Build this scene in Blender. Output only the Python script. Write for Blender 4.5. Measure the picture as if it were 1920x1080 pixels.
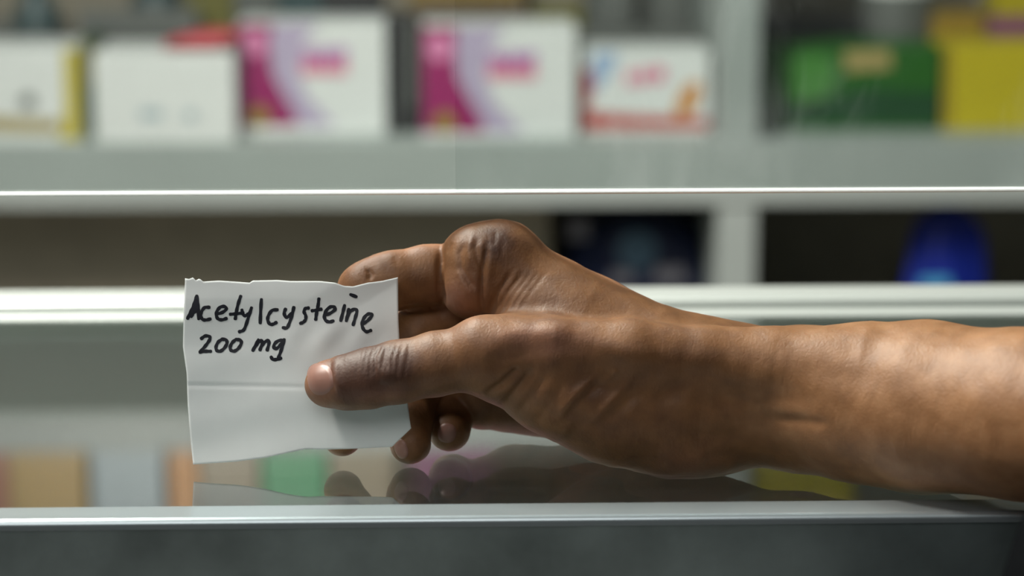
import bpy, bmesh, math, random
import numpy as np
from mathutils import Matrix, Vector, Euler

for o in list(bpy.data.objects):
    bpy.data.objects.remove(o, do_unlink=True)
scene = bpy.context.scene
COL = scene.collection
random.seed(7)
rng = np.random.default_rng(7)

# ------------------------------------------------------------------ camera
F = 4533.0                      # focal length in pixels of a 1920 wide frame (85 mm on 36 mm)
PITCH, YAW, CAMH = math.radians(11.86), math.radians(1.66), 0.281
cd = bpy.data.cameras.new('camera')
cam = bpy.data.objects.new('camera', cd)
COL.objects.link(cam)
cd.lens, cd.sensor_width, cd.sensor_fit = 85.0, 36.0, 'HORIZONTAL'
cd.clip_start, cd.clip_end = 0.01, 50
cam.location = (0, 0, CAMH)
cam.rotation_euler = (math.pi / 2 - PITCH, 0, -YAW)
cd.dof.use_dof = True
cd.dof.focus_distance = 0.99
cd.dof.aperture_fstop = 5.2
scene.camera = cam
M = Matrix.Translation(cam.location) @ Euler(cam.rotation_euler).to_matrix().to_4x4()
Mn = np.array(M)

# ------------------------------------------------------------------ light
scene.view_settings.view_transform = 'Standard'
scene.view_settings.look = 'None'
scene.view_settings.gamma = 1.0
scene.view_settings.use_curve_mapping = False
scene.view_settings.exposure = 0.12
world = bpy.data.worlds.new('room_ambience')
scene.world = world
world.use_nodes = True
world.node_tree.nodes['Background'].inputs[0].default_value = (0.80, 0.93, 0.95, 1)
world.node_tree.nodes['Background'].inputs[1].default_value = 0.03

def area(name, loc, target, size, power, col):
    l = bpy.data.lights.new(name, 'AREA')
    l.shape = 'RECTANGLE'
    l.size, l.size_y = size
    l.energy = power
    l.color = col
    o = bpy.data.objects.new(name, l)
    COL.objects.link(o)
    o.location = loc
    d = Vector(target) - Vector(loc)
    o.rotation_euler = d.to_track_quat('-Z', 'Y').to_euler()
    return o
area('ceiling_tube_light_over_counter', (-0.55, 1.30, 1.15), (0.10, 1.0, 0.0), (0.9, 0.12), 80, (1.0, 0.94, 0.86))
area('ceiling_tube_light_customer_side', (-0.6, -0.9, 1.9), (0.0, 1.2, 0.0), (2.2, 1.3), 20, (1.0, 0.99, 0.96))
area('added_shelf_light', (0.0, 1.75, 1.75), (0.0, 2.75, -0.1), (1.6, 0.16), 9, (0.95, 1.0, 0.98))  # added lamp, sets the brightness of the shelves on its own

# ------------------------------------------------------------------ pixel helpers: turn a pixel into a real place
def ray(px, py):
    d = M.to_3x3() @ Vector(((px - 960) / F, -(py - 540) / F, -1.0))
    return d
def V(px, py, Y):               # on the vertical plane y = Y
    d = ray(px, py)
    return M.translation + d * (Y / d.y)
def G(px, py, z=0.0):           # on a horizontal plane
    d = ray(px, py)
    return M.translation + d * ((z - CAMH) / d.z)
def RV(px, py, Y):              # seen mirrored in the glass top, on the plane y = Y
    g = G(px, py)
    d = ray(px, py)
    d.z = -d.z
    return g + d * ((Y - g.y) / d.y)

# ------------------------------------------------------------------ materials
def new_mat(name):
    m = bpy.data.materials.new(name)
    m.use_nodes = True
    nt = m.node_tree
    nt.nodes.clear()
    out = nt.nodes.new('ShaderNodeOutputMaterial')
    return m, nt, out
def N(nt, t, **kw):
    n = nt.nodes.new(t)
    for k, v in kw.items():
        setattr(n, k, v)
    return n
def mat(name, col, rough=0.5, var=0.06, scale=40.0, bump=0.0, metal=0.0, spec=0.5, stretch=None):
    m, nt, out = new_mat(name)
    p = N(nt, 'ShaderNodeBsdfPrincipled')
    tc = N(nt, 'ShaderNodeTexCoord')
    mp = N(nt, 'ShaderNodeMapping')
    if stretch:
        mp.inputs['Scale'].default_value = stretch
    no = N(nt, 'ShaderNodeTexNoise')
    no.inputs['Scale'].default_value = scale
    no.inputs['Detail'].default_value = 5
    nt.links.new(tc.outputs['Object'], mp.inputs[0])
    nt.links.new(mp.outputs[0], no.inputs['Vector'])
    cr = N(nt, 'ShaderNodeValToRGB')
    a = [max(0, c * (1 - var)) for c in col[:3]] + [1]
    b = [min(1, c * (1 + var)) for c in col[:3]] + [1]
    cr.color_ramp.elements[0].color, cr.color_ramp.elements[1].color = a, b
    cr.color_ramp.elements[0].position, cr.color_ramp.elements[1].position = 0.3, 0.7
    nt.links.new(no.outputs[0], cr.inputs[0])
    nt.links.new(cr.outputs[0], p.inputs['Base Color'])
    p.inputs['Roughness'].default_value = rough
    p.inputs['Metallic'].default_value = metal
    p.inputs['Specular IOR Level'].default_value = spec
    if bump:
        bp = N(nt, 'ShaderNodeBump')
        bp.inputs['Strength'].default_value = bump
        bp.inputs['Distance'].default_value = 0.002
        nt.links.new(no.outputs[0], bp.inputs['Height'])
        nt.links.new(bp.outputs[0], p.inputs['Normal'])
    nt.links.new(p.outputs[0], out.inputs[0])
    return m

def glass_mat(name, tint=(0.93, 0.98, 0.96), dust=0.0, dust_col=(0.75, 0.8, 0.8), boost=1.0, smear=False):
    """thin clear sheet: mirror share by the Schlick law from the angle of view, the rest passes"""
    m, nt, out = new_mat(name)
    L = nt.links.new
    geo = N(nt, 'ShaderNodeNewGeometry')
    dot = N(nt, 'ShaderNodeVectorMath', operation='DOT_PRODUCT')
    L(geo.outputs['Incoming'], dot.inputs[0]); L(geo.outputs['Normal'], dot.inputs[1])
    ab = N(nt, 'ShaderNodeMath', operation='ABSOLUTE'); L(dot.outputs['Value'], ab.inputs[0])
    sub = N(nt, 'ShaderNodeMath', operation='SUBTRACT'); sub.inputs[0].default_value = 1.0; L(ab.outputs[0], sub.inputs[1])
    pw = N(nt, 'ShaderNodeMath', operation='POWER'); L(sub.outputs[0], pw.inputs[0]); pw.inputs[1].default_value = 5
    ma = N(nt, 'ShaderNodeMath', operation='MULTIPLY_ADD'); L(pw.outputs[0], ma.inputs[0])
    ma.inputs[1].default_value = 0.96 * boost; ma.inputs[2].default_value = 0.04
    # both faces of the sheet: 2F / (1 + F)
    x2 = N(nt, 'ShaderNodeMath', operation='MULTIPLY'); L(ma.outputs[0], x2.inputs[0]); x2.inputs[1].default_value = 2
    p1 = N(nt, 'ShaderNodeMath', operation='ADD'); L(ma.outputs[0], p1.inputs[0]); p1.inputs[1].default_value = 1
    dv = N(nt, 'ShaderNodeMath', operation='DIVIDE', use_clamp=True); L(x2.outputs[0], dv.inputs[0]); L(p1.outputs[0], dv.inputs[1])
    tr = N(nt, 'ShaderNodeBsdfTransparent'); tr.inputs[0].default_value = (*tint, 1)
    gl = N(nt, 'ShaderNodeBsdfGlossy'); gl.inputs['Roughness'].default_value = 0.006
    mx = N(nt, 'ShaderNodeMixShader'); L(dv.outputs[0], mx.inputs[0]); L(tr.outputs[0], mx.inputs[1]); L(gl.outputs[0], mx.inputs[2])
    last = mx
    if dust:
        df = N(nt, 'ShaderNodeBsdfDiffuse'); df.inputs[0].default_value = (*dust_col, 1)
        tl = N(nt, 'ShaderNodeBsdfTranslucent'); tl.inputs[0].default_value = (*dust_col, 1)
        dm = N(nt, 'ShaderNodeMixShader'); dm.inputs[0].default_value = 0.5
        L(df.outputs[0], dm.inputs[1]); L(tl.outputs[0], dm.inputs[2])
        mix2 = N(nt, 'ShaderNodeMixShader')
        if smear:
            tc = N(nt, 'ShaderNodeTexCoord')
            mp = N(nt, 'ShaderNodeMapping'); mp.inputs['Rotation'].default_value = (0, math.radians(35), 0)
            mp.inputs['Scale'].default_value = (1.0, 1.0, 0.35)
            L(tc.outputs['Object'], mp.inputs[0])
            n1 = N(nt, 'ShaderNodeTexNoise'); n1.inputs['Scale'].default_value = 34; n1.inputs['Detail'].default_value = 6
            n1.inputs['Distortion'].default_value = 1.6
            L(mp.outputs[0], n1.inputs['Vector'])
            n2 = N(nt, 'ShaderNodeTexNoise'); n2.inputs['Scale'].default_value = 9; n2.inputs['Detail'].default_value = 2
            L(tc.outputs['Object'], n2.inputs['Vector'])
            mu = N(nt, 'ShaderNodeMath', operation='MULTIPLY'); L(n1.outputs[0], mu.inputs[0]); L(n2.outputs[0], mu.inputs[1])
            mr = N(nt, 'ShaderNodeMapRange'); L(mu.outputs[0], mr.inputs[0])
            mr.inputs[1].default_value, mr.inputs[2].default_value = 0.22, 0.40
            mr.inputs[3].default_value, mr.inputs[4].default_value = dust * 0.25, dust * 2.8
            L(mr.outputs[0], mix2.inputs[0])
        else:
            mix2.inputs[0].default_value = dust
        L(mx.outputs[0], mix2.inputs[1]); L(dm.outputs[0], mix2.inputs[2])
        last = mix2
    L(last.outputs[0], out.inputs[0])
    return m

MAT = {}
MAT['alu'] = mat('brushed_aluminium', (0.58, 0.62, 0.63), 0.32, 0.08, 60, 0.05, 0.9, stretch=(0.05, 1, 1))
MAT['alu_pale'] = mat('pale_anodised_aluminium', (0.29, 0.325, 0.31), 0.42, 0.06, 60, 0.0, 0.4, stretch=(0.05, 1, 1))
MAT['alu_cap'] = mat('bluish_aluminium', (0.46, 0.53, 0.56), 0.24, 0.05, 60, 0.0, 0.7, stretch=(0.05, 1, 1))
MAT['alu_front'] = mat('stained_aluminium', (0.50, 0.61, 0.62), 0.30, 0.30, 22, 0.0, 0.9)
MAT['melamine'] = mat('grey_white_melamine', (0.30, 0.34, 0.325), 0.45, 0.05, 8)
MAT['panel_brown'] = mat('olive_brown_hardboard', (0.27, 0.24, 0.18), 0.6, 0.10, 25)
MAT['dark_board'] = mat('dark_grey_board', (0.10, 0.11, 0.10), 0.55, 0.12, 20)
MAT['trim_white'] = mat('white_edge_trim', (0.88, 0.91, 0.9), 0.25, 0.02, 30)
MAT['wall'] = mat('pale_wall_paint', (0.5, 0.52, 0.5), 0.7, 0.04, 6, 0.1)
MAT['floor'] = mat('beige_floor_tile', (0.32, 0.3, 0.27), 0.35, 0.08, 4)
MAT['glass_top'] = glass_mat('counter_glass', (0.9, 0.96, 0.94), 0.018, dust_col=(0.72, 0.72, 0.70), boost=1.35)
MAT['glass_clean'] = glass_mat('screen_glass_clean', (0.95, 0.985, 0.975), 0.012)
MAT['glass_smeared'] = glass_mat('screen_glass_smeared', (0.91, 0.95, 0.94), 0.030, smear=True)

# ------------------------------------------------------------------ mesh helpers
def link(name, me, m=None, parent=None):
    o = bpy.data.objects.new(name, me)
    COL.objects.link(o)
    if m is not None:
        me.materials.append(m)
    if parent is not None:
        o.parent = parent
    return o
def empty(name, loc=(0, 0, 0)):
    o = bpy.data.objects.new(name, None)
    COL.objects.link(o)
    o.location = loc
    o.empty_display_size = 0.02
    return o
def tag(o, label=None, cat=None, group=None, kind=None):
    if label: o['label'] = label
    if cat: o['category'] = cat
    if group: o['group'] = group
    if kind: o['kind'] = kind
    return o
def shift(bm, parent):
    if parent is not None:
        p = parent
        off = Vector((0, 0, 0))
        while p is not None:
            off += Vector(p.location); p = p.parent
        bmesh.ops.translate(bm, verts=bm.verts, vec=-off)
def finish(name, bm, m, parent=None, smooth=False):
    shift(bm, parent)
    bmesh.ops.recalc_face_normals(bm, faces=bm.faces)
    me = bpy.data.meshes.new(name)
    bm.to_mesh(me); bm.free()
    if smooth:
        me.polygons.foreach_set('use_smooth', [True] * len(me.polygons))
    return link(name, me, m, parent)
def box_bm(bm, x0, x1, y0, y1, z0, z1, bev=0.0):
    r = bmesh.ops.create_cube(bm, size=1.0)
    vs = r['verts']
    for v in vs:
        v.co = Vector(((x0 + x1) / 2 + v.co.x * (x1 - x0), (y0 + y1) / 2 + v.co.y * (y1 - y0), (z0 + z1) / 2 + v.co.z * (z1 - z0)))
    if bev:
        es = list({e for v in vs for e in v.link_edges})
        bmesh.ops.bevel(bm, geom=es, offset=bev, segments=2, profile=0.5, affect='EDGES')
def box(name, x0, x1, y0, y1, z0, z1, m, parent=None, bev=0.0):
    bm = bmesh.new()
    box_bm(bm, x0, x1, y0, y1, z0, z1, bev)
    return finish(name, bm, m, parent)
def extrude_profile(name, pts, x0, x1, m, parent=None):
    """(y, z) profile run along x"""
    bm = bmesh.new()
    a = [bm.verts.new((x0, p[0], p[1])) for p in pts]
    b = [bm.verts.new((x1, p[0], p[1])) for p in pts]
    n = len(pts)
    for i in range(n):
        bm.faces.new((a[i], a[(i + 1) % n], b[(i + 1) % n], b[i]))
    bm.faces.new(a); bm.faces.new(b[::-1])
    return finish(name, bm, m, parent)
def plate(name, pts, y, t, m, parent=None):
    """flat print: (x, z) outline standing at depth y, thickness t towards the viewer"""
    bm = bmesh.new()
    a = [bm.verts.new((p[0], y, p[1])) for p in pts]
    b = [bm.verts.new((p[0], y - t, p[1])) for p in pts]
    n = len(pts)
    for i in range(n):
        bm.faces.new((a[i], a[(i + 1) % n], b[(i + 1) % n], b[i]))
    bm.faces.new(a); bm.faces.new(b[::-1])
    return finish(name, bm, m, parent)
def lathe(bm, prof, c, seg=20, sx=1.0, sy=1.0):
    rings = []
    for r, z in prof:
        rings.append([bm.verts.new((c[0] + sx * r * math.cos(2 * math.pi * k / seg), c[1] + sy * r * math.sin(2 * math.pi * k / seg), c[2] + z)) for k in range(seg)])
    for i in range(len(rings) - 1):
        for k in range(seg):
            bm.faces.new((rings[i][k], rings[i][(k + 1) % seg], rings[i + 1][(k + 1) % seg], rings[i + 1][k]))
    bm.faces.new(rings[0][::-1]); bm.faces.new(rings[-1])

# ------------------------------------------------------------------ setting
FLOOR_Z = -0.96
XL, XR = -1.25, 1.35
tag(box('floor', -2.8, 2.8, -1.2, 3.35, FLOOR_Z - 0.05, FLOOR_Z, MAT['floor']), 'beige tiled shop floor under the counter', 'floor', kind='structure')
tag(box('wall_back', -2.8, 2.8, 3.22, 3.35, FLOOR_Z, 1.6, MAT['wall']), 'pale wall behind the medicine shelves', 'wall', kind='structure')

# ------------------------------------------------------------------ counter
yf = G(960, 953).y                  # where the glass meets the front rail
yr0 = G(960, 979).y                 # front arris of the rail
yb = G(960, 597).y                  # where the glass meets the back rail
yb1 = G(960, 545).y
counter = empty('display_counter', ((XL + XR) / 2, (yr0 + yb1) / 2, FLOOR_Z))
tag(counter, 'aluminium framed display counter with a reflecting glass top', 'counter')
# front rail: pale cap with a rounded bright arris over a tall front face
r = 0.0026
prof = [(yf, 0.0004), (yf, 0.0017), (yf - 0.0008, 0.0022)]
for k in range(9):
    a = math.pi / 2 + k / 8 * math.pi / 2
    prof.append((yr0 + r + r * math.cos(a), 0.0022 - r + r * math.sin(a)))
prof += [(yr0, -0.0018), (yr0 + 0.0012, -0.0019), (yf - 0.004, -0.0019), (yf - 0.004, 0.0004)]
extrude_profile('rail_cap', prof, XL, XR, MAT['alu_cap'], counter)
extrude_profile('front_rail', [(yr0 + 0.0008, -0.002), (yr0 + 0.0008, -0.0525), (yr0 + 0.0028, -0.055), (yf, -0.055), (yf, -0.006), (yf - 0.0042, -0.006), (yf - 0.0042, -0.002)], XL, XR, MAT['alu_front'], counter)
extrude_profile('back_rail', [(yb, -0.006), (yb, 0.0006), (yb + 0.002, 0.0012), (yb + 0.016, 0.0012), (yb + 0.017, -0.003), (yb + 0.024, -0.003), (yb + 0.025, 0.003),
        (yb + 0.028, 0.0056), (yb + 0.034, 0.0062), (yb + 0.042, 0.0056), (yb + 0.045, 0.003), (yb1 - 0.002, 0.0022), (yb1, 0.001), (yb1, -0.055), (yb, -0.055)], XL, XR, MAT['alu_pale'], counter)
box('glass_top', XL + 0.02, XR - 0.02, yf - 0.0038, yb - 0.0001, -0.0052, 0.0, MAT['glass_top'], counter)
gt = counter.children[-1]
for s, x in (('side_rail', XL), ('side_rail', XR - 0.03)):
    box(s, x, x + 0.03, yf, yb, -0.055, -0.0055, MAT['alu'], counter, 0.002)
for x in (XL, XR - 0.035):
    for y in (yr0 + 0.001, yb1 - 0.036):
        box('post', x, x + 0.035, y, y + 0.035, FLOOR_Z + 0.1, -0.055, MAT['alu'], counter, 0.002)
box('plinth', XL, XR, yr0 + 0.02, yb1, FLOOR_Z, FLOOR_Z + 0.1, MAT['dark_board'], counter, 0.003)
box('inner_shelf', XL + 0.035, XR - 0.035, yr0 + 0.05, yb1 - 0.04, -0.125, -0.115, MAT['dark_board'], counter, 0.002)
box('back_door', XL + 0.035, (XL + XR) / 2 + 0.01, yb1 - 0.022, yb1 - 0.014, FLOOR_Z + 0.1, -0.055, MAT['dark_board'], counter, 0.001)
box('back_door', (XL + XR) / 2 - 0.01, XR - 0.035, yb1 - 0.012, yb1 - 0.004, FLOOR_Z + 0.1, -0.055, MAT['dark_board'], counter, 0.001)
box('front_panel', XL + 0.035, XR - 0.035, yr0 + 0.012, yr0 + 0.02, FLOOR_Z + 0.1, -0.055, MAT['dark_board'], counter, 0.001)

ZI = -0.115
# ------------------------------------------------------------------ glass screen above the counter
ys = 1.0
zb = V(960, 364, ys).z
xs = V(855, 320, ys).x
ztop = zb + 0.42
gs = empty('glass_screen', ((XL + XR) / 2, ys, 0))
tag(gs, 'glass screen of two panes standing on the counter in an aluminium frame', 'glass screen')
def pane(label, x0, x1, y, m):
    e = box('pane', x0, x1, y, y + 0.005, zb + 0.0012, ztop, m, gs)
    e['label'] = label
    pts = [(y - 0.0004, zb), (y - 0.0009, zb + 0.0006), (y - 0.0006, zb + 0.0011), (y + 0.0002, zb + 0.0013), (y + 0.005, zb + 0.0013), (y + 0.0052, zb)]
    extrude_profile('edge_trim', pts, x0, x1, MAT['trim_white'], e)
pane('clear glass pane', XL + 0.03, xs, ys, MAT['glass_clean'])
pane('smeared glass pane', xs, XR - 0.03, ys, MAT['glass_smeared'])
box('header_rail', XL, XR, ys - 0.012, ys + 0.018, ztop, ztop + 0.03, MAT['alu'], gs, 0.002)
for x in (XL, XR - 0.03):
    box('upright', x, x + 0.03, ys - 0.012, ys + 0.018, -0.0003, ztop, MAT['alu'], gs, 0.002)

# ------------------------------------------------------------------ shelving behind
YS = 2.7
zt = V(960, 266, YS).z              # top of the lower shelf
zl = V(960, 386, YS).z              # its underside
zu0 = RV(200, 772, YS).z            # the upper shelf, seen mirrored in the counter glass
zu1 = RV(200, 846, YS).z
xd0, xd1 = V(1352, 150, YS).x, V(1424, 150, YS).x
DEP = 0.42
SX0, SX1 = -1.5, 1.7
z_bot = V(960, 560, YS + 0.2).z - 0.06
shelf = empty('medicine_shelving', ((SX0 + SX1) / 2, YS + DEP / 2, FLOOR_Z))
tag(shelf, 'grey white melamine shelving unit full of medicine boxes', 'shelving')
box('shelf_board', SX0, SX1, YS, YS + DEP, zl, zt, MAT['melamine'], shelf, 0.0015)
box('shelf_board', SX0, SX1, YS, YS + DEP, zu0, zu1, MAT['melamine'], shelf, 0.0015)
box('shelf_board', SX0, SX1, YS, YS + DEP, z_bot - 0.03, z_bot, MAT['melamine'], shelf, 0.0015)
ztopu = zu1 + 0.32
box('shelf_board', SX0, SX1, YS, YS + DEP, ztopu, ztopu + 0.03, MAT['melamine'], shelf, 0.0015)
for (a, b) in ((z_bot, zl), (zt, zu0), (zu1, ztopu)):
    for x in (SX0, xd0, SX1 - (xd1 - xd0)):
        if x == xd0 and a == zu1:
            continue
        box('divider', x, x + (xd1 - xd0), YS + 0.004, YS + DEP - 0.003, a, b, MAT['melamine'], shelf, 0.001)
    box('back_panel', SX0, SX1, YS + DEP - 0.003, YS + DEP + 0.004, a, b, MAT['panel_brown'], shelf)
box('inner_panel', SX0 + (xd1 - xd0), V(1030, 460, YS + 0.15).x, YS + 0.15, YS + 0.162, z_bot, zl, MAT['panel_brown'], shelf, 0.001)
box('base_cabinet', SX0, SX1, YS + 0.01, YS + DEP, FLOOR_Z, z_bot - 0.03, MAT['melamine'], shelf, 0.002)

# ------------------------------------------------------------------ cartons
def flatmat(name, col, rough=0.42):
    if name not in MAT:
        MAT[name] = mat(name, col, rough, 0.05, 60)
    return MAT[name]
C_ = dict(white=(0.66, 0.69, 0.68), magenta=(0.26, 0.003, 0.10), lilac=(0.42, 0.36, 0.50), pink=(0.60, 0.20, 0.38), red=(0.40, 0.03, 0.02),
          rose=(0.62, 0.16, 0.27), violet=(0.36, 0.16, 0.40), yellow=(0.46, 0.38, 0.008), gold=(0.40, 0.24, 0.03), green=(0.010, 0.095, 0.004),
          leaf=(0.05, 0.20, 0.03), dgreen=(0.004, 0.05, 0.012), cream=(0.34, 0.27, 0.10), black=(0.012, 0.012, 0.013), blue=(0.3, 0.42, 0.6),
          orange=(0.52, 0.22, 0.03), grey=(0.10, 0.107, 0.10), brown=(0.10, 0.07, 0.05), olive=(0.13, 0.12, 0.015), dteal=(0.02, 0.05, 0.055),  # grey darkened: the upper shelf's shade over the back row is in it
          royal=(0.004, 0.016, 0.22), navy=(0.006, 0.012, 0.05), sky=(0.06, 0.3, 0.5), ochre=(0.25, 0.16, 0.015), tan=(0.28, 0.23, 0.15), scarlet=(0.5, 0.05, 0.07),
          emerald=(0.025, 0.27, 0.10), plum=(0.2, 0.06, 0.14), steel=(0.34, 0.42, 0.46), rust=(0.36, 0.10, 0.035), mauve=(0.32, 0.20, 0.23), rosewood=(0.48, 0.12, 0.18), taupe=(0.38, 0.30, 0.27))
def cm(k):
    return flatmat('print_' + k, C_[k])
PT = 0.0004
def carton(label, x0, x1, z0, z1, y, dep, col, group=None, name='medicine_carton', cat='box', rot=0.0):
    e = empty(name, ((x0 + x1) / 2, y, z0))
    tag(e, label, cat, group)
    body = box('carton_body', x0, x1, y, y + dep, z0, z1, cm(col), e, 0.0012)
    # tuck flap edge on the top
    box('tuck_flap', x0 + 0.003, x1 - 0.003, y + 0.002, y + dep * 0.7, z1 - 0.0002, z1 + 0.0005, cm(col), e)
    e.rotation_euler.z = rot
    return e
def pix_carton(label, px0, px1, py0, py1, setback, dep, col, zbase=None, **kw):
    y = YS + setback
    a, b = V(px0, (py0 + py1) / 2, y), V(px1, (py0 + py1) / 2, y)
    z1 = V((px0 + px1) / 2, py0, y).z
    z0 = zt if zbase is None else zbase
    e = carton(label, a.x, b.x, z0, z1, y, dep, col, **kw)
    e['_y'] = y
    def U(px, py):
        v = V(px, py, y)
        return (min(max(v.x, a.x + 0.0003), b.x - 0.0003), min(max(v.z, z0 + 0.0004), z1 - 0.0004))
    return e, y, U
def pr(e, y, U, name, col, pts, lay=1):
    plate(name, [U(*p) for p in pts], y + 0.0001, PT * lay, cm(col), e)
def circle(cx, cy, r, n=16):
    return [(cx + r * math.cos(2 * math.pi * k / n), cy + r * math.sin(2 * math.pi * k / n)) for k in range(n)]

# white carton with yellow base stripe, far left
e, y, U = pix_carton('white medicine carton with yellow stripe, leftmost on the shelf', -70, 150, 92, 262, 0.01, 0.12, 'white')
pr(e, y, U, 'yellow_stripe', 'yellow', [(118, 92), (150, 88), (150, 262), (112, 262), (122, 205)])
pr(e, y, U, 'yellow_band', 'cream', [(-70, 215), (112, 226), (112, 250), (-70, 246)])
pr(e, y, U, 'grey_emblem', 'grey', circle(52, 190, 15), 1.4)
# plain white carton
e, y, U = pix_carton('plain white carton beside the first magenta and white carton', 176, 440, 100, 262, 0.005, 0.13, 'white')
pr(e, y, U, 'printed_line', 'steel', [(262, 205), (304, 205), (304, 224), (262, 224)])
pr(e, y, U, 'printed_line', 'steel', [(346, 207), (368, 207), (368, 226), (346, 226)])
e, y, U = pix_carton('dark green carton edge between the two white cartons at the left', 148, 178, 78, 248, 0.05, 0.12, 'dgreen')
pr(e, y, U, 'olive_panel', 'olive', [(150, 82), (176, 82), (176, 160), (150, 160)])
# red pouch lying on the white carton
bm = bmesh.new()
a, b = V(310, 90, YS + 0.05), V(452, 90, YS + 0.05)
zc = V(380, 100, YS + 0.005).z + 0.0008
nx, ny = 18, 8
P_ = [[None] * ny for _ in range(nx)]
for s in (1, -1):
    for i in range(nx):
        for j in range(ny):
            u, v = i / (nx - 1), j / (ny - 1)
            h = 0.013 * (math.sin(math.pi * u) * math.sin(math.pi * v)) ** 0.5 * (0.55 + 0.45 * u)
            P_[i][j] = bm.verts.new((a.x + (b.x - a.x) * u, YS + 0.012 + 0.08 * v, zc + 0.0135 * (0.5 + 0.5 * u) + s * h))
    for i in range(nx - 1):
        for j in range(ny - 1):
            bm.faces.new((P_[i][j], P_[i + 1][j], P_[i + 1][j + 1], P_[i][j + 1]))
bmesh.ops.remove_doubles(bm, verts=bm.verts, dist=1e-5)
o = finish('foil_pouch', bm, cm('scarlet'), None, True)
tag(o, 'red foil pouch lying on the plain white carton', 'pouch')

# the two magenta and white cartons
def magenta_carton(label, x, yy, w, h, setback, dx):
    e, y, U = pix_carton(label, x, x + w, yy, yy + h, setback, 0.10, 'white', group='magenta and white cartons')
    s = w / 275.0
    q = lambda pts: [(x + p[0] * s, yy + p[1] * h / 190.0) for p in pts]
    pr(e, y, U, 'lilac_wave', 'lilac', q([(40, 0), (150, 0), (118, 40), (112, 90), (128, 135), (158, 165), (182, 190), (60, 190), (30, 90)]), 1)
    pr(e, y, U, 'magenta_wave', 'magenta', q([(0, 0), (62, 0), (58, 40), (62, 90), (82, 130), (104, 165), (112, 190), (0, 190)]), 2)
    pr(e, y, U, 'pink_disc', 'pink', q(circle(30, 38, 24)), 3)
    pr(e, y, U, 'gold_seal', 'ochre', q(circle(40, 172, 20)), 3)
    lx = 118
    for k, wd in enumerate((17, 13, 18, 12, 17)):           # blurred product name: five stout letters in two tones
        top = 46 + 3 * (k % 2)
        pr(e, y, U, 'printed_letter', 'violet', q([(lx, top), (lx + wd, top - 3), (lx + wd, 68), (lx, 68)]), 3)
        pr(e, y, U, 'printed_letter', 'rose', q([(lx, 68), (lx + wd, 68), (lx + wd, 94), (lx, 94)]), 3)
        lx += wd + 2
    return e
magenta_carton('magenta and white carton beside the plain white carton', 447, 44, 276, 192, 0.06, 0)
magenta_carton('magenta and white carton beside the red and white carton', 792, 50, 288, 198, 0.03, 0)
# black upright carton between them and black carton on top
e, y, U = pix_carton('black upright carton between the two magenta and white cartons', 724, 778, 30, 238, 0.075, 0.09, 'black')
pr(e, y, U, 'grey_panel', 'grey', [(765, 40), (777, 40), (777, 200), (765, 200)])

# red, white and blue carton
e, y, U = pix_carton('red and white carton with orange mark, beside the shelf divider', 1088, 1330, 96, 240, 0.055, 0.10, 'white')
pr(e, y, U, 'red_band', 'red', [(1088, 208), (1180, 216), (1330, 222), (1330, 242), (1088, 242)])
pr(e, y, U, 'red_corner', 'red', [(1088, 132), (1106, 128), (1112, 170), (1098, 212), (1088, 212)], 2)
pr(e, y, U, 'blue_patch', 'blue', [(1112, 100), (1160, 98), (1150, 130), (1125, 165), (1108, 175)])
pr(e, y, U, 'pink_lettering', 'rose', [(1175, 135), (1192, 132), (1192, 158), (1175, 160)], 2)
pr(e, y, U, 'pink_lettering', 'rose', [(1198, 132), (1216, 128), (1216, 156), (1198, 158)], 2)
pr(e, y, U, 'pink_lettering', 'rose', [(1222, 128), (1246, 124), (1246, 152), (1222, 155)], 2)
pr(e, y, U, 'orange_mark', 'orange', [(1262, 222), (1270, 185), (1288, 158), (1308, 152), (1316, 165), (1304, 200), (1286, 222)], 3)
e, y, U = pix_carton('grey carton lying behind the red and white carton', 1078, 1336, 64, 240, 0.17, 0.09, 'grey')

# green carton
e, y, U = pix_carton('dark green carton with a cream label, right of the shelf divider', 1440, 1762, 88, 234, 0.08, 0.10, 'green')
pr(e, y, U, 'light_green_leaf', 'leaf', [(1470, 108), (1540, 100), (1568, 122), (1560, 160), (1530, 205), (1490, 190), (1468, 150)])
pr(e, y, U, 'cream_label', 'cream', [(1582, 96), (1668, 94), (1672, 128), (1586, 134)], 2)
pr(e, y, U, 'dark_green_base', 'dgreen', [(1440, 198), (1540, 186), (1620, 166), (1762, 172), (1762, 234), (1440, 234)])
# yellow carton
e, y, U = pix_carton('bright yellow carton at the right end of the shelf', 1772, 2010, 84, 234, 0.075, 0.10, 'yellow')
pr(e, y, U, 'ochre_edge', 'ochre', [(1772, 84), (1784, 84), (1784, 234), (1772, 234)])

# ------------------------------------------------------------------ second row: bottles and boxes behind
def bottle(label, px, setback, rpx, top, col, capcol, name='syrup_bottle', group='bottles behind the cartons', shoulder=0.62):
    y = YS + setback
    c = V(px, 100, y)
    R = rpx / F * y
    H = V(px, top, y).z - zt
    e = empty(name, (c.x, y, zt))
    tag(e, label, 'bottle', group)
    bm = bmesh.new()
    lathe(bm, [(R * 0.94, 0.0), (R, 0.003), (R, H * shoulder), (R * 0.9, H * (shoulder + 0.08)), (R * 0.5, H * (shoulder + 0.17)), (R * 0.42, H * 0.86)], (c.x, y, zt), 22)
    finish('bottle_body', bm, cm(col), e, True)
    bm = bmesh.new()
    lathe(bm, [(R * 0.5, H * 0.84), (R * 0.52, H * 0.86), (R * 0.52, H * 0.985), (R * 0.46, H)], (c.x, y, zt), 22)
    finish('cap', bm, cm(capcol), e, True)
    bm = bmesh.new()
    lathe(bm, [(R * 1.004, H * 0.12), (R * 1.012, H * 0.125), (R * 1.012, H * shoulder * 0.9), (R * 1.004, H * shoulder * 0.91)], (c.x, y, zt), 22)
    finish('paper_label', bm, cm('grey'), e, True)
    return e
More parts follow.
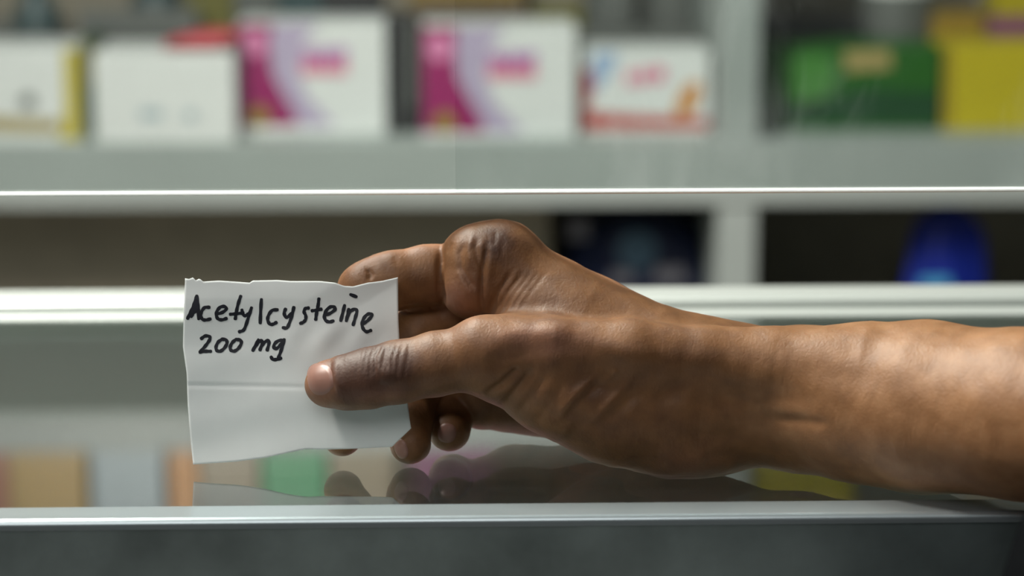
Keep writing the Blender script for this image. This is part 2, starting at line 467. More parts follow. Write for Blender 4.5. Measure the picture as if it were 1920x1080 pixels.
bottle('dark teal bottle behind the leftmost white carton', 72, 0.22, 44, -70, 'dteal', 'black')
bottle('dark teal bottle nearer the olive carton at the left', 296, 0.32, 52, -90, 'dteal', 'black')
pix_carton('grey carton behind the leftmost white carton', -60, 118, 44, 240, 0.28, 0.08, 'grey')
pix_carton('long grey carton behind the plain white carton', 150, 372, 24, 240, 0.19, 0.06, 'grey')
pix_carton('olive upright carton behind the red pouch', 352, 440, -60, 240, 0.27, 0.08, 'olive')
pix_carton('grey upright carton behind the first magenta and white carton', 442, 520, -50, 240, 0.24, 0.08, 'grey')
pix_carton('dark slate carton behind the first magenta and white carton', 524, 604, -40, 240, 0.2, 0.08, 'dteal')
pix_carton('black carton rising behind the first magenta and white carton', 604, 722, -44, 240, 0.18, 0.08, 'black')
pix_carton('brown carton with ochre lid behind the second magenta and white carton', 776, 992, 12, 240, 0.18, 0.08, 'brown')
pix_carton('ochre carton high behind the second magenta and white carton', 770, 980, -60, 240, 0.29, 0.08, 'ochre')
pix_carton('olive carton behind the gap beside the red and white carton', 996, 1092, 14, 240, 0.28, 0.07, 'olive')
pix_carton('grey upright carton beside the black bottle', 1098, 1190, -60, 240, 0.29, 0.07, 'grey')
bottle('black bottle behind the red and white carton, next to the divider', 1262, 0.33, 60, -110, 'brown', 'black', shoulder=0.8)
bottle('white plastic tub behind the green carton', 1680, 0.24, 74, -150, 'white', 'white', name='plastic_tub', shoulder=0.7)
pix_carton('black carton lying behind the green carton', 1436, 1606, 34, 240, 0.2, 0.06, 'black')
pix_carton('ochre carton standing behind the yellow carton', 1748, 1842, 26, 240, 0.18, 0.05, 'ochre')
pix_carton('dark plum carton behind the yellow carton', 1846, 2000, 36, 240, 0.19, 0.05, 'plum')
pix_carton('yellow and white carton at the back right end', 1862, 2010, -70, 240, 0.3, 0.06, 'yellow')

# ------------------------------------------------------------------ lower compartment
def blob(name, label, cat, px, py, Y, wpx, hpx, dep, col, seed, z0, tie=False):
    """a soft plastic bag standing on a board: ripply sack, gathered at the top"""
    c = V(px, py, Y)
    R = wpx / 2 / F * Y
    H = V(px, py - hpx / 2, Y).z - z0
    e = empty(name, (c.x, Y, z0)); tag(e, label, cat)
    bm = bmesh.new()
    n, seg = 18, 36
    rs = random.Random(seed)
    ph = [rs.uniform(0, 6.28) for _ in range(6)]
    rings = []
    for i in range(n):
        t = i / (n - 1)
        rad = R * (0.86 + 0.22 * math.sin(math.pi * min(1, t * 1.15))) * (1 if t < 0.8 else max(0.3, 1 - ((t - 0.8) / 0.2) ** 2.2 * 0.7))
        ring = []
        for k in range(seg):
            a = 2 * math.pi * k / seg
            w = 1 + 0.07 * math.sin(5 * a + ph[0] + 4 * t) + 0.05 * math.sin(9 * a + ph[1] - 3 * t) + 0.04 * math.sin(3 * a + ph[2] + 8 * t)
            ring.append(bm.verts.new((c.x + rad * w * math.cos(a), Y + dep * rad * w * math.sin(a), z0 + H * t)))
        rings.append(ring)
    for i in range(n - 1):
        for k in range(seg):
            bm.faces.new((rings[i][k], rings[i][(k + 1) % seg], rings[i + 1][(k + 1) % seg], rings[i + 1][k]))
    bm.faces.new(rings[0][::-1]); bm.faces.new(rings[-1])
    finish('bag_body', bm, cm(col), e, True)
    return e, c, R, H
e, c, R, H = blob('plastic_bag', 'royal blue plastic bag in the dark lower compartment', 'bag', 1776, 462, YS + 0.10, 150, 158, 0.6, 'royal', 3, z_bot)
bm = bmesh.new(); box_bm(bm, c.x - 0.04, c.x - 0.005, YS + 0.05, YS + 0.054, V(1740, 545, YS + .05).z, V(1740, 522, YS + .05).z, 0.001)
finish('sky_blue_label', bm, cm('sky'), e)
e, c, R, H = blob('plastic_bag', 'dark navy patterned bag left of the lower divider', 'bag', 1205, 470, YS + 0.17, 270, 150, 0.5, 'navy', 11, z_bot)
yy = YS + 0.17 - R * 0.56
bm = bmesh.new()
for px, py, rr in ((1195, 470, 40),):
    v = V(px, py, yy)
    lathe(bm, [(rr / F * YS, 0), (rr / F * YS, 0.002), (rr / F * YS / 2, 0.003)], (0, 0, 0), 20)
    bmesh.ops.rotate(bm, verts=bm.verts, cent=(0, 0, 0), matrix=Matrix.Rotation(math.pi / 2, 3, 'X'))
    bmesh.ops.translate(bm, verts=bm.verts, vec=v)
finish('steel_blue_disc', bm, flatmat('print_dsteel', (0.06, 0.12, 0.18)), e)
for k, (px, py, w, h) in enumerate(((1085, 430, 40, 40), (1255, 515, 70, 34), (1165, 520, 50, 26))):
    v = V(px, py, yy)
    w, h = w / F * YS, h / F * YS
    plate('pale_print', [(v.x - w / 2, v.z - h / 2), (v.x + w / 2, v.z - h / 2), (v.x + w / 2.4, v.z + h / 2), (v.x - w / 2.4, v.z + h / 2)], yy - 0.001, 0.001, flatmat('print_dgrey', (0.16, 0.16, 0.19)), e)

# ------------------------------------------------------------------ upper shelf, seen mirrored in the counter glass
def up_carton(label, px0, px1, pytop, setback, col, dep=0.1, name='medicine_carton'):
    y = YS + setback
    a, b = RV(px0, 900, y), RV(px1, 900, y)
    z1 = RV((px0 + px1) / 2, pytop, y).z
    return carton(label, a.x, b.x, zu1, z1, y, dep, col, group='cartons on the upper shelf', name=name)
for (lab, p0, p1, top, sb, col) in (
        ('rust red carton mirrored at the left end of the glass top', -130, 14, 1010, 0.02, 'rust'),
        ('mustard yellow carton mirrored in the glass top', 18, 160, 985, 0.012, 'gold'),
        ('steel grey carton mirrored left of the paper note', 172, 306, 1000, 0.02, 'steel'),
        ('orange carton mirrored beside the lower left corner of the note', 318, 372, 1015, 0.015, 'orange'),
        ('tan carton mirrored under the paper note', 376, 486, 985, 0.02, 'tan'),
        ('emerald green carton mirrored under the paper note', 492, 612, 1000, 0.012, 'emerald'),
        ('beige carton mirrored between the fingertips', 616, 740, 975, 0.03, 'tan'),
        ('plum carton mirrored below the hand', 770, 930, 1000, 0.015, 'plum'),
        ('dark brown carton mirrored below the hand', 940, 1110, 985, 0.02, 'brown'),
        ('grey carton mirrored below the wrist', 1120, 1300, 990, 0.02, 'grey'),
        ('white carton mirrored beside the yellow one below the wrist', 1306, 1404, 980, 0.012, 'white'),
        ('lemon yellow carton mirrored below the forearm', 1420, 1600, 1000, 0.012, 'yellow'),
        ('grey carton at the right end of the upper shelf', 1610, 1800, 990, 0.02, 'grey')):
    up_carton(lab, p0, p1, top, sb, col)

for (lab, p0, p1, h_, col, y0, dp) in (
        ('rosewood carton lying inside the counter below the curled fingers', 770, 905, 0.050, 'rosewood', 1.02, 0.10),
        ('mauve carton lying inside the counter below the palm', 912, 1030, 0.044, 'mauve', 1.01, 0.12),
        ('taupe carton lying inside the counter below the thumb base', 1038, 1180, 0.046, 'taupe', 1.015, 0.11),
        ('mauve carton lying inside the counter below the wrist', 1190, 1330, 0.042, 'mauve', 1.02, 0.11),
        ('taupe carton lying inside the counter below the forearm', 1340, 1500, 0.045, 'taupe', 1.01, 0.12)):
    xa, xb = V(p0, 950, y0).x, V(p1, 950, y0).x
    carton(lab, xa, xb, ZI, ZI + h_, y0, dp, col, group='cartons inside the counter')

# ------------------------------------------------------------------ hand and forearm: implicit surface, one continuous mesh
S = 1.0 / F                                     # one pixel at one metre
def cp(px, py, w):                              # pixel + depth (in px units behind the note) -> camera space
    d = 1.0 + w * S
    return np.array([(px - 960) * S * d, -(py - 540) * S * d, w * S], np.float32)
def rc(a, b):                                   # tapered capsule
    pa, pb = cp(*a[:3]), cp(*b[:3])
    return (pa, pb, a[3] * S * (1 + a[2] * S), b[3] * S * (1 + b[2] * S))
def chain(*pts):
    return [rc(pts[i], pts[i + 1]) for i in range(len(pts) - 1)]
def sd_cone(p, c):
    """tapered capsule: distance to the axis at the slanted foot point"""
    a, b, r1, r2 = c
    ba = b - a
    l = float(np.sqrt(ba @ ba)); u = (ba / l).astype(p.dtype)
    pa = p - a.astype(p.dtype)
    y = pa @ u
    x = np.sqrt(np.maximum(np.einsum('ij,ij->i', pa, pa) - y * y, 0))
    sl = (r1 - r2) / l
    cs = math.sqrt(max(1e-6, 1 - sl * sl))
    t = np.clip(y + x * (sl / cs), 0, l).astype(p.dtype)
    q = y - t
    return np.sqrt(x * x + q * q) - (r1 + (r2 - r1) / l * t).astype(p.dtype)
def smin(a, b, k):
    h = np.maximum(k - np.abs(a - b), 0.0) / k
    return np.minimum(a, b) - h * h * k * 0.25
def group(p, cones, k):
    d = None
    for c in cones:
        e = sd_cone(p, c)
        d = e if d is None else smin(d, e, k)
    return d

PALM = (chain((942, 489, 80, 68), (1050, 573, 76, 72), (1150, 630, 66, 78), (1262, 690, 50, 88)) +
        chain((952, 512, 165, 62), (1110, 610, 140, 72), (1270, 705, 105, 95)) +
        chain((955, 560, 240, 58), (1110, 650, 190, 74), (1270, 725, 135, 95)) +
        chain((958, 640, 285, 54), (1110, 705, 220, 74), (1260, 745, 150, 95)) +
        chain((965, 735, 240, 70), (1120, 745, 170, 92), (1270, 752, 100, 112)))
THENAR = chain((955, 680, -38, 84), (1050, 712, -22, 106), (1150, 738, 8, 128), (1275, 747, 40, 137), (1300, 746, 45, 132))
ARM = chain((1270, 742, 40, 132), (1340, 743, 45, 125), (1400, 742, 38, 125), (1500, 748, 0, 134), (1620, 757, -75, 147), (1730, 763, -140, 158),
            (1920, 777, -270, 157), (2150, 797, -430, 162), (2330, 815, -560, 165))
THUMB = chain((1010, 672, -42, 76), (905, 668, -66, 67), (820, 682, -66, 58), (742, 699, -62, 58), (690, 710, -58, 56), (650, 716, -54, 51), (616, 719, -49, 45))
INDEX1 = chain((938, 487, 80, 70), (897, 494, 72, 69), (884, 538, 60, 61))
INDEX2 = chain((860, 512, 96, 58), (800, 517, 92, 56), (735, 527, 80, 55), (700, 534, 74, 52), (678, 541, 68, 46))
RIDGE = chain((900, 642, -86, 44), (1040, 648, -94, 50), (1180, 658, -92, 58), (1320, 672, -80, 60), (1450, 684, -84, 70), (1600, 705, -120, 95))
HYPO = chain((905, 748, 190, 58), (985, 742, 205, 68))
WEB = chain((985, 580, 44, 58), (1080, 615, 30, 70), (1190, 665, 22, 88))
MIDDLE = chain((950, 520, 165, 60), (850, 590, 160, 52), (790, 615, 140, 50), (700, 700, 95, 46), (660, 770, 72, 41), (642, 820, 62, 36))
RING = chain((955, 565, 240, 56), (840, 660, 225, 50), (790, 720, 180, 47), (768, 780, 100, 44), (769, 831, 48, 39))
PINKY = chain((958, 640, 285, 52), (880, 720, 255, 46), (848, 765, 200, 43), (842, 807, 120, 39))
MM = 0.001
def sdf(p):
    palm = smin(group(p, PALM, 12 * MM), group(p, WEB, 6 * MM), 12 * MM)
    palm = smin(palm, group(p, THENAR, 8 * MM), 9 * MM)
    palm = smin(palm, group(p, ARM, 6 * MM), 14 * MM)
    palm = smin(smin(palm, group(p, HYPO, 6 * MM), 8 * MM), group(p, RIDGE, 4 * MM), 7 * MM)
    th = group(p, THUMB, 3 * MM)
    body = smin(palm, th, 7 * MM)
    i1 = group(p, INDEX1, 5 * MM)
    i2 = group(p, INDEX2, 3 * MM)
    idx = smin(smin(palm, i1, 8 * MM), i2, 1.6 * MM)
    fin = group(p, MIDDLE, 3 * MM)
    fin = smin(fin, group(p, RING, 3 * MM), 1.0 * MM)
    fin = smin(fin, group(p, PINKY, 3 * MM), 1.0 * MM)
    d = smin(np.minimum(body, idx), fin, 1.6 * MM)
    return d
def sdf_chunk(p, n=100000):
    return np.concatenate([sdf(p[i:i + n].astype(np.float32)) for i in range(0, len(p), n)])

def surface_nets(lo, hi, h, fn):
    B = 8
    nb = np.ceil((hi - lo) / (h * B)).astype(int)
    dims = nb * B + 1
    bi = np.stack(np.meshgrid(*[np.arange(k) for k in nb], indexing='ij'), -1).reshape(-1, 3)
    cen = lo + (bi + 0.5) * B * h
    dc = fn(cen)
    act = np.abs(dc) < (B * h * 0.5 * 1.7321 + 0.006)
    far = np.repeat(np.repeat(np.repeat(dc.reshape(nb), B, 0), B, 1), B, 2)
    D = np.full(dims, 1.0, np.float32)
    D[:-1, :-1, :-1] = far
    loc = np.stack(np.meshgrid(*[np.arange(B + 1)] * 3, indexing='ij'), -1).reshape(-1, 3)
    idx = (bi[act][:, None, :] * B + loc[None]).reshape(-1, 3)
    key = np.unique(np.ravel_multi_index(idx.T, dims))
    ijk = np.stack(np.unravel_index(key, dims), -1)
    D.reshape(-1)[key] = fn(lo + ijk * h)
    sgn = D < 0
    c = [sgn[i:dims[0] - 1 + i, j:dims[1] - 1 + j, k:dims[2] - 1 + k] for i in (0, 1) for j in (0, 1) for k in (0, 1)]
    cnt = sum(x.astype(np.int8) for x in c)
    cell = (cnt > 0) & (cnt < 8)
    ci = np.argwhere(cell)
    vid = -np.ones(cell.shape, np.int64)
    vid[cell] = np.arange(len(ci))
    acc = np.zeros((len(ci), 3)); num = np.zeros(len(ci))
    offs = [(i, j, k) for i in (0, 1) for j in (0, 1) for k in (0, 1)]
    for a in offs:
        for ax in range(3):
            if a[ax]:
                continue
            b = list(a); b[ax] = 1
            va = D[tuple((ci + a).T)]; vb = D[tuple((ci + b).T)]
            m = (va < 0) != (vb < 0)
            t = np.where(m, va.astype(float) / np.where(m, va - vb, 1), 0)
            q = np.array(a, float)[None] + np.eye(3)[ax][None] * t[:, None]
            acc[m] += q[m]; num[m] += 1
    verts = lo + (ci + acc / num[:, None]) * h
    faces = []
    for ax in range(3):
        u, v = (ax + 1) % 3, (ax + 2) % 3
        sl0 = [slice(None)] * 3; sl1 = [slice(None)] * 3
        sl0[ax] = slice(0, -1); sl1[ax] = slice(1, None)
        cross = sgn[tuple(sl0)] != sgn[tuple(sl1)]
        e = np.argwhere(cross)
        e = e[(e[:, u] > 0) & (e[:, v] > 0) & (e[:, u] < dims[u] - 1) & (e[:, v] < dims[v] - 1)]
        du = np.zeros(3, int); du[u] = 1
        dv = np.zeros(3, int); dv[v] = 1
        q = np.stack([vid[tuple((e - du - dv).T)], vid[tuple((e - dv).T)], vid[tuple(e.T)], vid[tuple((e - du).T)]], -1)
        flip = ~sgn[tuple(e.T)]
        q[flip] = q[flip][:, ::-1]
        faces.append(q)
    return verts, np.concatenate(faces)
TET = np.array([(1, -1, -1), (-1, -1, 1), (-1, 1, -1), (1, 1, 1)], float)
def grad(p, fn, e=0.0003):
    g = sum(fn(p + t * e)[:, None] * t for t in TET)
    return g / np.maximum(np.linalg.norm(g, axis=1, keepdims=True), 1e-9)

HX = 0.8 * MM
lo = cp(540, 985, 0); hi = cp(2240, 390, 0)
lo[2] = -700 * S; hi[2] = 380 * S
verts, faces = surface_nets(lo, hi, HX, sdf_chunk)
nrm = grad(verts, sdf_chunk, 0.0006)
verts = verts - nrm * np.clip(sdf_chunk(verts), -0.6 * MM, 0.6 * MM)[:, None]

def to_px(v):
    d = 1.0 + v[:, 2]
    return np.stack([960 + v[:, 0] / d * F, 540 - v[:, 1] / d * F], -1)
pxy = to_px(verts)
front = np.clip(-nrm[:, 2] * 2.5 + 0.4, 0, 1)       # the side turned to the viewer: where the creases run
def seg_dist(p, a, b):
    a, b = np.array(a, float), np.array(b, float)
    t = np.clip(((p - a) @ (b - a)) / max((b - a) @ (b - a), 1e-6), 0, 1)
    return np.linalg.norm(p - (a + t[:, None] * (b - a)), axis=1), t
disp = np.zeros(len(verts))
def crease(pts, amp, width, wmax=None):
    """groove (amp < 0) or ridge (amp > 0) along a polyline; tapers off at both ends"""
    best = np.full(len(verts), 1e9); tt = np.zeros(len(verts))
    n = len(pts) - 1
    for i in range(n):
        d, t = seg_dist(pxy, pts[i], pts[i + 1])
        m = d < best
        best[m] = d[m]; tt[m] = (i + t[m]) / n
    f = np.exp(-(best / width) ** 2) * np.clip(np.sin(np.pi * np.clip(tt, 0.03, 0.97)) * 1.6, 0.12, 1)
    if wmax is not None:
        f = f * (verts[:, 2] < wmax * S)
    disp[:] += amp * MM * f * front
Z0 = 70
# thenar folds
for pts, a, w in [
        ([(905, 742), (940, 722), (962, 700), (975, 690)], -1.5, 7),
        ([(935, 768), (962, 738), (985, 712), (1000, 690)], -1.3, 8),
        ([(965, 782), (1000, 738), (1020, 705)], -0.8, 8),
        ([(1000, 800), (1035, 752), (1060, 712)], -0.6, 9),
        ([(1060, 790), (1095, 745), (1135, 705)], -0.9, 12),
        ([(1040, 790), (1085, 735), (1140, 690)], 0.9, 10),
        ([(1125, 800), (1160, 770), (1200, 730)], -1.0, 11),
        ([(1100, 800), (1150, 748), (1192, 700)], 0.6, 8),
        ([(1160, 690), (1145, 706), (1120, 722)], 0.7, 6),
        ([(910, 640), (990, 622), (1080, 618)], 1.0, 18),
        ([(985, 655), (1060, 650), (1130, 660)], -0.5, 16),
        ([(905, 690), (950, 668), (1010, 660)], -0.6, 14),
        ([(1110, 640), (1180, 660), (1260, 668)], 0.5, 20)]:
    crease(pts, a, w, Z0)
# web between thumb and forefinger, fine pleats
for k, (x0, x1) in enumerate(((925, 985), (938, 1000), (952, 1014), (915, 962), (966, 1028))):
    crease([(x0, 592), ((x0 + x1) / 2 - 4, 548), (x1, 505)], (-0.9, -0.7, -0.6, -0.8, -0.4)[k], 5, 110)
# knuckle and finger joint wrinkles of the forefinger
for pts, a, w in [
        ([(916, 446), (910, 480), (904, 520), (902, 560), (906, 592)], -1.1, 5),
        ([(922, 470), (916, 520), (914, 575)], 0.4, 9),
        ([(896, 440), (892, 462), (897, 490), (906, 512)], -0.7, 5),
        ([(884, 442), (878, 470), (884, 498)], 0.5, 5),
        ([(872, 446), (862, 476), (866, 506), (880, 530), (898, 548)], -0.8, 6),
        ([(858, 500), (868, 530), (890, 560)], 0.5, 8),
        ([(846, 452), (838, 476)], -0.4, 4),
        ([(828, 462), (825, 500), (825, 540), (832, 580)], -2.2, 6),
        ([(745, 582), (790, 580), (830, 576)], -1.6, 6),
        ([(930, 432), (926, 462)], -0.4, 4),
        ([(944, 448), (940, 480)], -0.25, 5),
        ([(688, 503), (696, 514), (690, 526)], -0.9, 5),
        ([(740, 480), (745, 500)], -0.25, 5)]:
    crease(pts, a, w, 150)
# thumb joint
for x, a in ((672, -0.22), (684, -0.3), (697, -0.45), (708, -0.5), (717, -0.6), (728, -0.5), (738, -0.5), (748, -0.4), (760, -0.3), (772, -0.2)):
    sl = rng.uniform(-5, 5)
    crease([(x + 8, 638 + (760 - x) * 0.12), (x + sl, 668), (x - 4, 700 + rng.uniform(0, 18))], a, 3.2, 0)
crease([(700, 720), (735, 728), (765, 722)], -0.3, 8, 0)
crease([(705, 690), (722, 700), (742, 694)], 0.5, 12, 0)
# cuticle: the skin rolls up against the nail
crease([(622, 672), (618, 690), (620, 712), (630, 738)], -0.55, 4, 0)
crease([(632, 672), (629, 692), (632, 715), (642, 738)], 0.45, 7, 0)
# wrist: tendon lines, hollow, bulge
for pts, a, w in [
        ([(1210, 770), (1290, 712), (1360, 700)], -0.9, 22),
        ([(1340, 780), (1430, 762), (1530, 772)], 0.9, 16),
        ([(1440, 786), (1500, 790), (1560, 796)], -0.7, 10),
        ([(1420, 750), (1416, 770)], -0.5, 7),
        ([(1460, 690), (1580, 705), (1700, 720)], -0.5, 26),
        ([(1230, 850), (1285, 858), (1330, 850)], 1.2, 22),
        ([(1290, 812), (1340, 818), (1400, 815)], -0.8, 16)]:
    crease(pts, a, w, 60)
# the tendon along the back of the hand and broad unevenness
crease([(965, 470), (1060, 560), (1150, 610)], 0.5, 16, 90)
def vnoise(p, f, seed):
    r_ = np.random.default_rng(seed)
    o_ = np.zeros(len(p))
    for _ in range(10):
        k = r_.normal(size=3); k = k / np.linalg.norm(k) * f * r_.uniform(0.7, 1.4)
        o_ += np.sin(p @ k + r_.uniform(0, 6.28))
    return o_ / 10 ** 0.5
disp += 0.16 * MM * vnoise(verts, 260, 1) + 0.07 * MM * vnoise(verts, 620, 2)
verts = verts + nrm * disp[:, None]

# skin tone of the thing itself: darker knuckles and creased thumb joint, paler finger pads and inner forearm
tone = np.zeros(len(verts)); rosy = np.zeros(len(verts))
def spot(cx, cy, rx, ry, amp, arr, wmax=None):
    f = np.exp(-(((pxy[:, 0] - cx) / rx) ** 2 + ((pxy[:, 1] - cy) / ry) ** 2))
    if wmax is not None:
        f = f * (verts[:, 2] < wmax * S)
    arr += amp * f
spot(700, 690, 62, 46, -0.62, tone, 0)
spot(650, 712, 26, 40, -0.40, tone, 0)
spot(600, 718, 26, 46, 0.45, rosy, 0)
spot(720, 745, 70, 20, 0.25, rosy, 0)
spot(930, 450, 45, 35, -0.25, tone)
spot(860, 560, 40, 40, 0.35, rosy)
spot(1010, 640, 90, 26, 0.35, rosy, 60)
spot(1300, 870, 70, 24, 0.35, rosy, 60)
tone += 0.15 / (1 + np.exp(-(pxy[:, 0] - 1420) / 70)) - 0.10
spot(1000, 560, 120, 60, -0.08, tone)
world_v = (Mn[:3, :3] @ np.stack([verts[:, 0], verts[:, 1], -(1 + verts[:, 2])])).T + Mn[:3, 3]
base_c = Vector((0.18, 0.99, 0.0))
me = bpy.data.meshes.new('person')
me.from_pydata((world_v - np.array(base_c)).tolist(), [], faces.tolist())
me.validate()
me.polygons.foreach_set('use_smooth', np.ones(len(me.polygons), bool))
for nm, arr in (('tone', tone), ('rosy', rosy)):
    at = me.attributes.new(nm, 'FLOAT', 'POINT')
    at.data.foreach_set('value', arr.astype(np.float32))

# skin material
m, nt, out = new_mat('brown_skin')
L = nt.links.new
p = N(nt, 'ShaderNodeBsdfPrincipled')
tc = N(nt, 'ShaderNodeTexCoord')
at = N(nt, 'ShaderNodeAttribute'); at.attribute_name = 'tone'
ar = N(nt, 'ShaderNodeAttribute'); ar.attribute_name = 'rosy'
n1 = N(nt, 'ShaderNodeTexNoise'); n1.inputs['Scale'].default_value = 130; n1.inputs['Detail'].default_value = 6
n2 = N(nt, 'ShaderNodeTexNoise'); n2.inputs['Scale'].default_value = 28; n2.inputs['Detail'].default_value = 3
L(tc.outputs['Object'], n1.inputs['Vector']); L(tc.outputs['Object'], n2.inputs['Vector'])
a1 = N(nt, 'ShaderNodeMath', operation='MULTIPLY_ADD'); L(n1.outputs[0], a1.inputs[0]); a1.inputs[1].default_value = 0.40; a1.inputs[2].default_value = 0.0
a2 = N(nt, 'ShaderNodeMath', operation='MULTIPLY_ADD'); L(n2.outputs[0], a2.inputs[0]); a2.inputs[1].default_value = 0.35; L(a1.outputs[0], a2.inputs[2])
a3 = N(nt, 'ShaderNodeMath', operation='ADD'); L(a2.outputs[0], a3.inputs[0]); L(at.outputs['Fac'], a3.inputs[1])
cr = N(nt, 'ShaderNodeValToRGB'); L(a3.outputs[0], cr.inputs[0])
el = cr.color_ramp.elements
el[0].position, el[0].color = 0.0, (0.060, 0.022, 0.010, 1)
el[1].position, el[1].color = 1.0, (0.50, 0.275, 0.140, 1)
e_ = el.new(0.38); e_.color = (0.212, 0.097, 0.037, 1)
mx = N(nt, 'ShaderNodeMix', data_type='RGBA'); L(ar.outputs['Fac'], mx.inputs[0]); L(cr.outputs[0], mx.inputs[6]); mx.inputs[7].default_value = (0.36, 0.165, 0.115, 1)
L(mx.outputs[2], p.inputs['Base Color'])
p.inputs['Roughness'].default_value = 0.55
p.inputs['Specular IOR Level'].default_value = 0.42
p.inputs['Subsurface Weight'].default_value = 0.12
p.inputs['Subsurface Radius'].default_value = (1.0, 0.35, 0.2)
p.inputs['Subsurface Scale'].default_value = 0.003
vo = N(nt, 'ShaderNodeTexVoronoi'); vo.inputs['Scale'].default_value = 900
L(tc.outputs['Object'], vo.inputs['Vector'])
n3 = N(nt, 'ShaderNodeTexNoise'); n3.inputs['Scale'].default_value = 420; n3.inputs['Detail'].default_value = 4; n3.inputs['Distortion'].default_value = 0.8
mp3 = N(nt, 'ShaderNodeMapping'); mp3.inputs['Rotation'].default_value = (0, math.radians(35), 0); mp3.inputs['Scale'].default_value = (1.0, 1.0, 0.45)
L(tc.outputs['Object'], mp3.inputs[0]); L(mp3.outputs[0], n3.inputs['Vector'])
sm = N(nt, 'ShaderNodeMath', operation='MULTIPLY_ADD'); L(vo.outputs[0], sm.inputs[0]); sm.inputs[1].default_value = 0.25; L(n3.outputs[0], sm.inputs[2])
bp = N(nt, 'ShaderNodeBump'); bp.inputs['Strength'].default_value = 0.32; bp.inputs['Distance'].default_value = 0.0006
L(sm.outputs[0], bp.inputs['Height']); L(bp.outputs[0], p.inputs['Normal'])
L(p.outputs[0], out.inputs[0])
MAT['skin'] = m
person = link('person', me, m)
person.location = base_c
tag(person, 'bare right forearm and hand pinching the handwritten paper note', 'person')

# nails: curved plates laid on the fingertips
MAT['nail'] = mat('finger_nail', (0.25, 0.13, 0.10), 0.36, 0.06, 120)
def march(px, py, start):
    d = np.stack([(px - 960) / F, -(py - 540) / F, np.ones_like(px)], -1)
    t = np.full(len(px), 1.0 + start * S)
    for _ in range(60):
        pos = d * t[:, None]; pos[:, 2] -= 1
        t = np.minimum(t + 0.8 * sdf(pos), 1.0 + (start + 210) * S)
    pos = d * t[:, None]; pos[:, 2] -= 1
    return pos
def nail(cx, cy, ax, bx, ang, m, start, lift=0.35):
    nr, na = 7, 28
    us, vs = [], []
    for i in range(nr):
        for k in range(na):
            a = 2 * math.pi * k / na
            rr = i / (nr - 1)
            # superellipse outline
            c_, s_ = math.cos(a), math.sin(a)
            q = (abs(c_) ** 2.4 + abs(s_) ** 2.4) ** (-1 / 2.4)
            u, v = ax * rr * q * c_, bx * rr * q * s_
            us.append(cx + u * math.cos(ang) - v * math.sin(ang)); vs.append(cy + u * math.sin(ang) + v * math.cos(ang))
    pos = march(np.array(us), np.array(vs), start)
    g = grad(pos, sdf)
    rr = np.repeat(np.linspace(0, 1, nr), na)
    h = np.where(rr > 0.95, -0.25, lift * (1 - 0.35 * rr ** 3)) * MM
    pos = pos + g * h[:, None]
    w = (Mn[:3, :3] @ np.stack([pos[:, 0], pos[:, 1], -(1 + pos[:, 2])])).T + Mn[:3, 3] - np.array(base_c)
    fs = []
    for i in range(nr - 1):
        for k in range(na):
            fs.append((i * na + k, i * na + (k + 1) % na, (i + 1) * na + (k + 1) % na, (i + 1) * na + k))
    me = bpy.data.meshes.new('fingernail')
    me.from_pydata(w.tolist(), [], fs)
    me.polygons.foreach_set('use_smooth', [True] * len(me.polygons))
    return link('fingernail', me, m, person)
nail(600, 712, 25, 33, math.radians(-10), MAT['nail'], -230)
nail(838, 812, 19, 20, math.radians(10), MAT['nail'], 80, 0.3)
nail(752, 842, 13, 20, math.radians(-20), MAT['nail'], 40, 0.3)

# black shirt: sleeve at the elbow and the body of the shirt, beyond the right edge
Mi = np.array(M.inverted())
def c2w(px, py, w):
    return Vector((Mn[:3, :3] @ (cp(px, py, w) * np.array([1, 1, -1]) + np.array([0, 0, -1]))) + Mn[:3, 3])
def wc(a, ra, b, rb):
    return (np.array(a, np.float32), np.array(b, np.float32), ra, rb)
el0, el1 = c2w(2150, 797, -430), c2w(2400, 815, -640)
SH = [wc(el0, 0.040, el1, 0.045), wc(el1, 0.045, (0.47, 0.74, 0.36), 0.062)]
TORSO = [wc((0.290, 0.745, -0.42), 0.148, (0.324, 0.735, -0.03), 0.145), wc((0.324, 0.735, -0.03), 0.145, (0.56, 0.70, 0.34), 0.15)]
def sdf_shirt(p):
    return smin(group(p, SH, 12 * MM), group(p, TORSO, 20 * MM), 30 * MM)
v2, f2 = surface_nets(np.array([0.12, 0.5, -0.6], np.float32), np.array([0.78, 1.02, 0.52], np.float32), 6 * MM, sdf_shirt)
w2 = v2 - np.array(base_c)
w2 = w2 + 0.003 * np.sin(w2 @ np.array([40, 22, 35.0]))[:, None] * np.array([1, 0.3, 0.2])
me = bpy.data.meshes.new('shirt')
me.from_pydata(w2.tolist(), [], f2.tolist()); me.validate()
me.polygons.foreach_set('use_smooth', np.ones(len(me.polygons), bool))
sh = link('shirt', me, mat('black_cotton', (0.004, 0.0045, 0.005), 0.95, 0.2, 300, 0.0, spec=0.0), person)
sh['label'] = 'black cotton shirt'

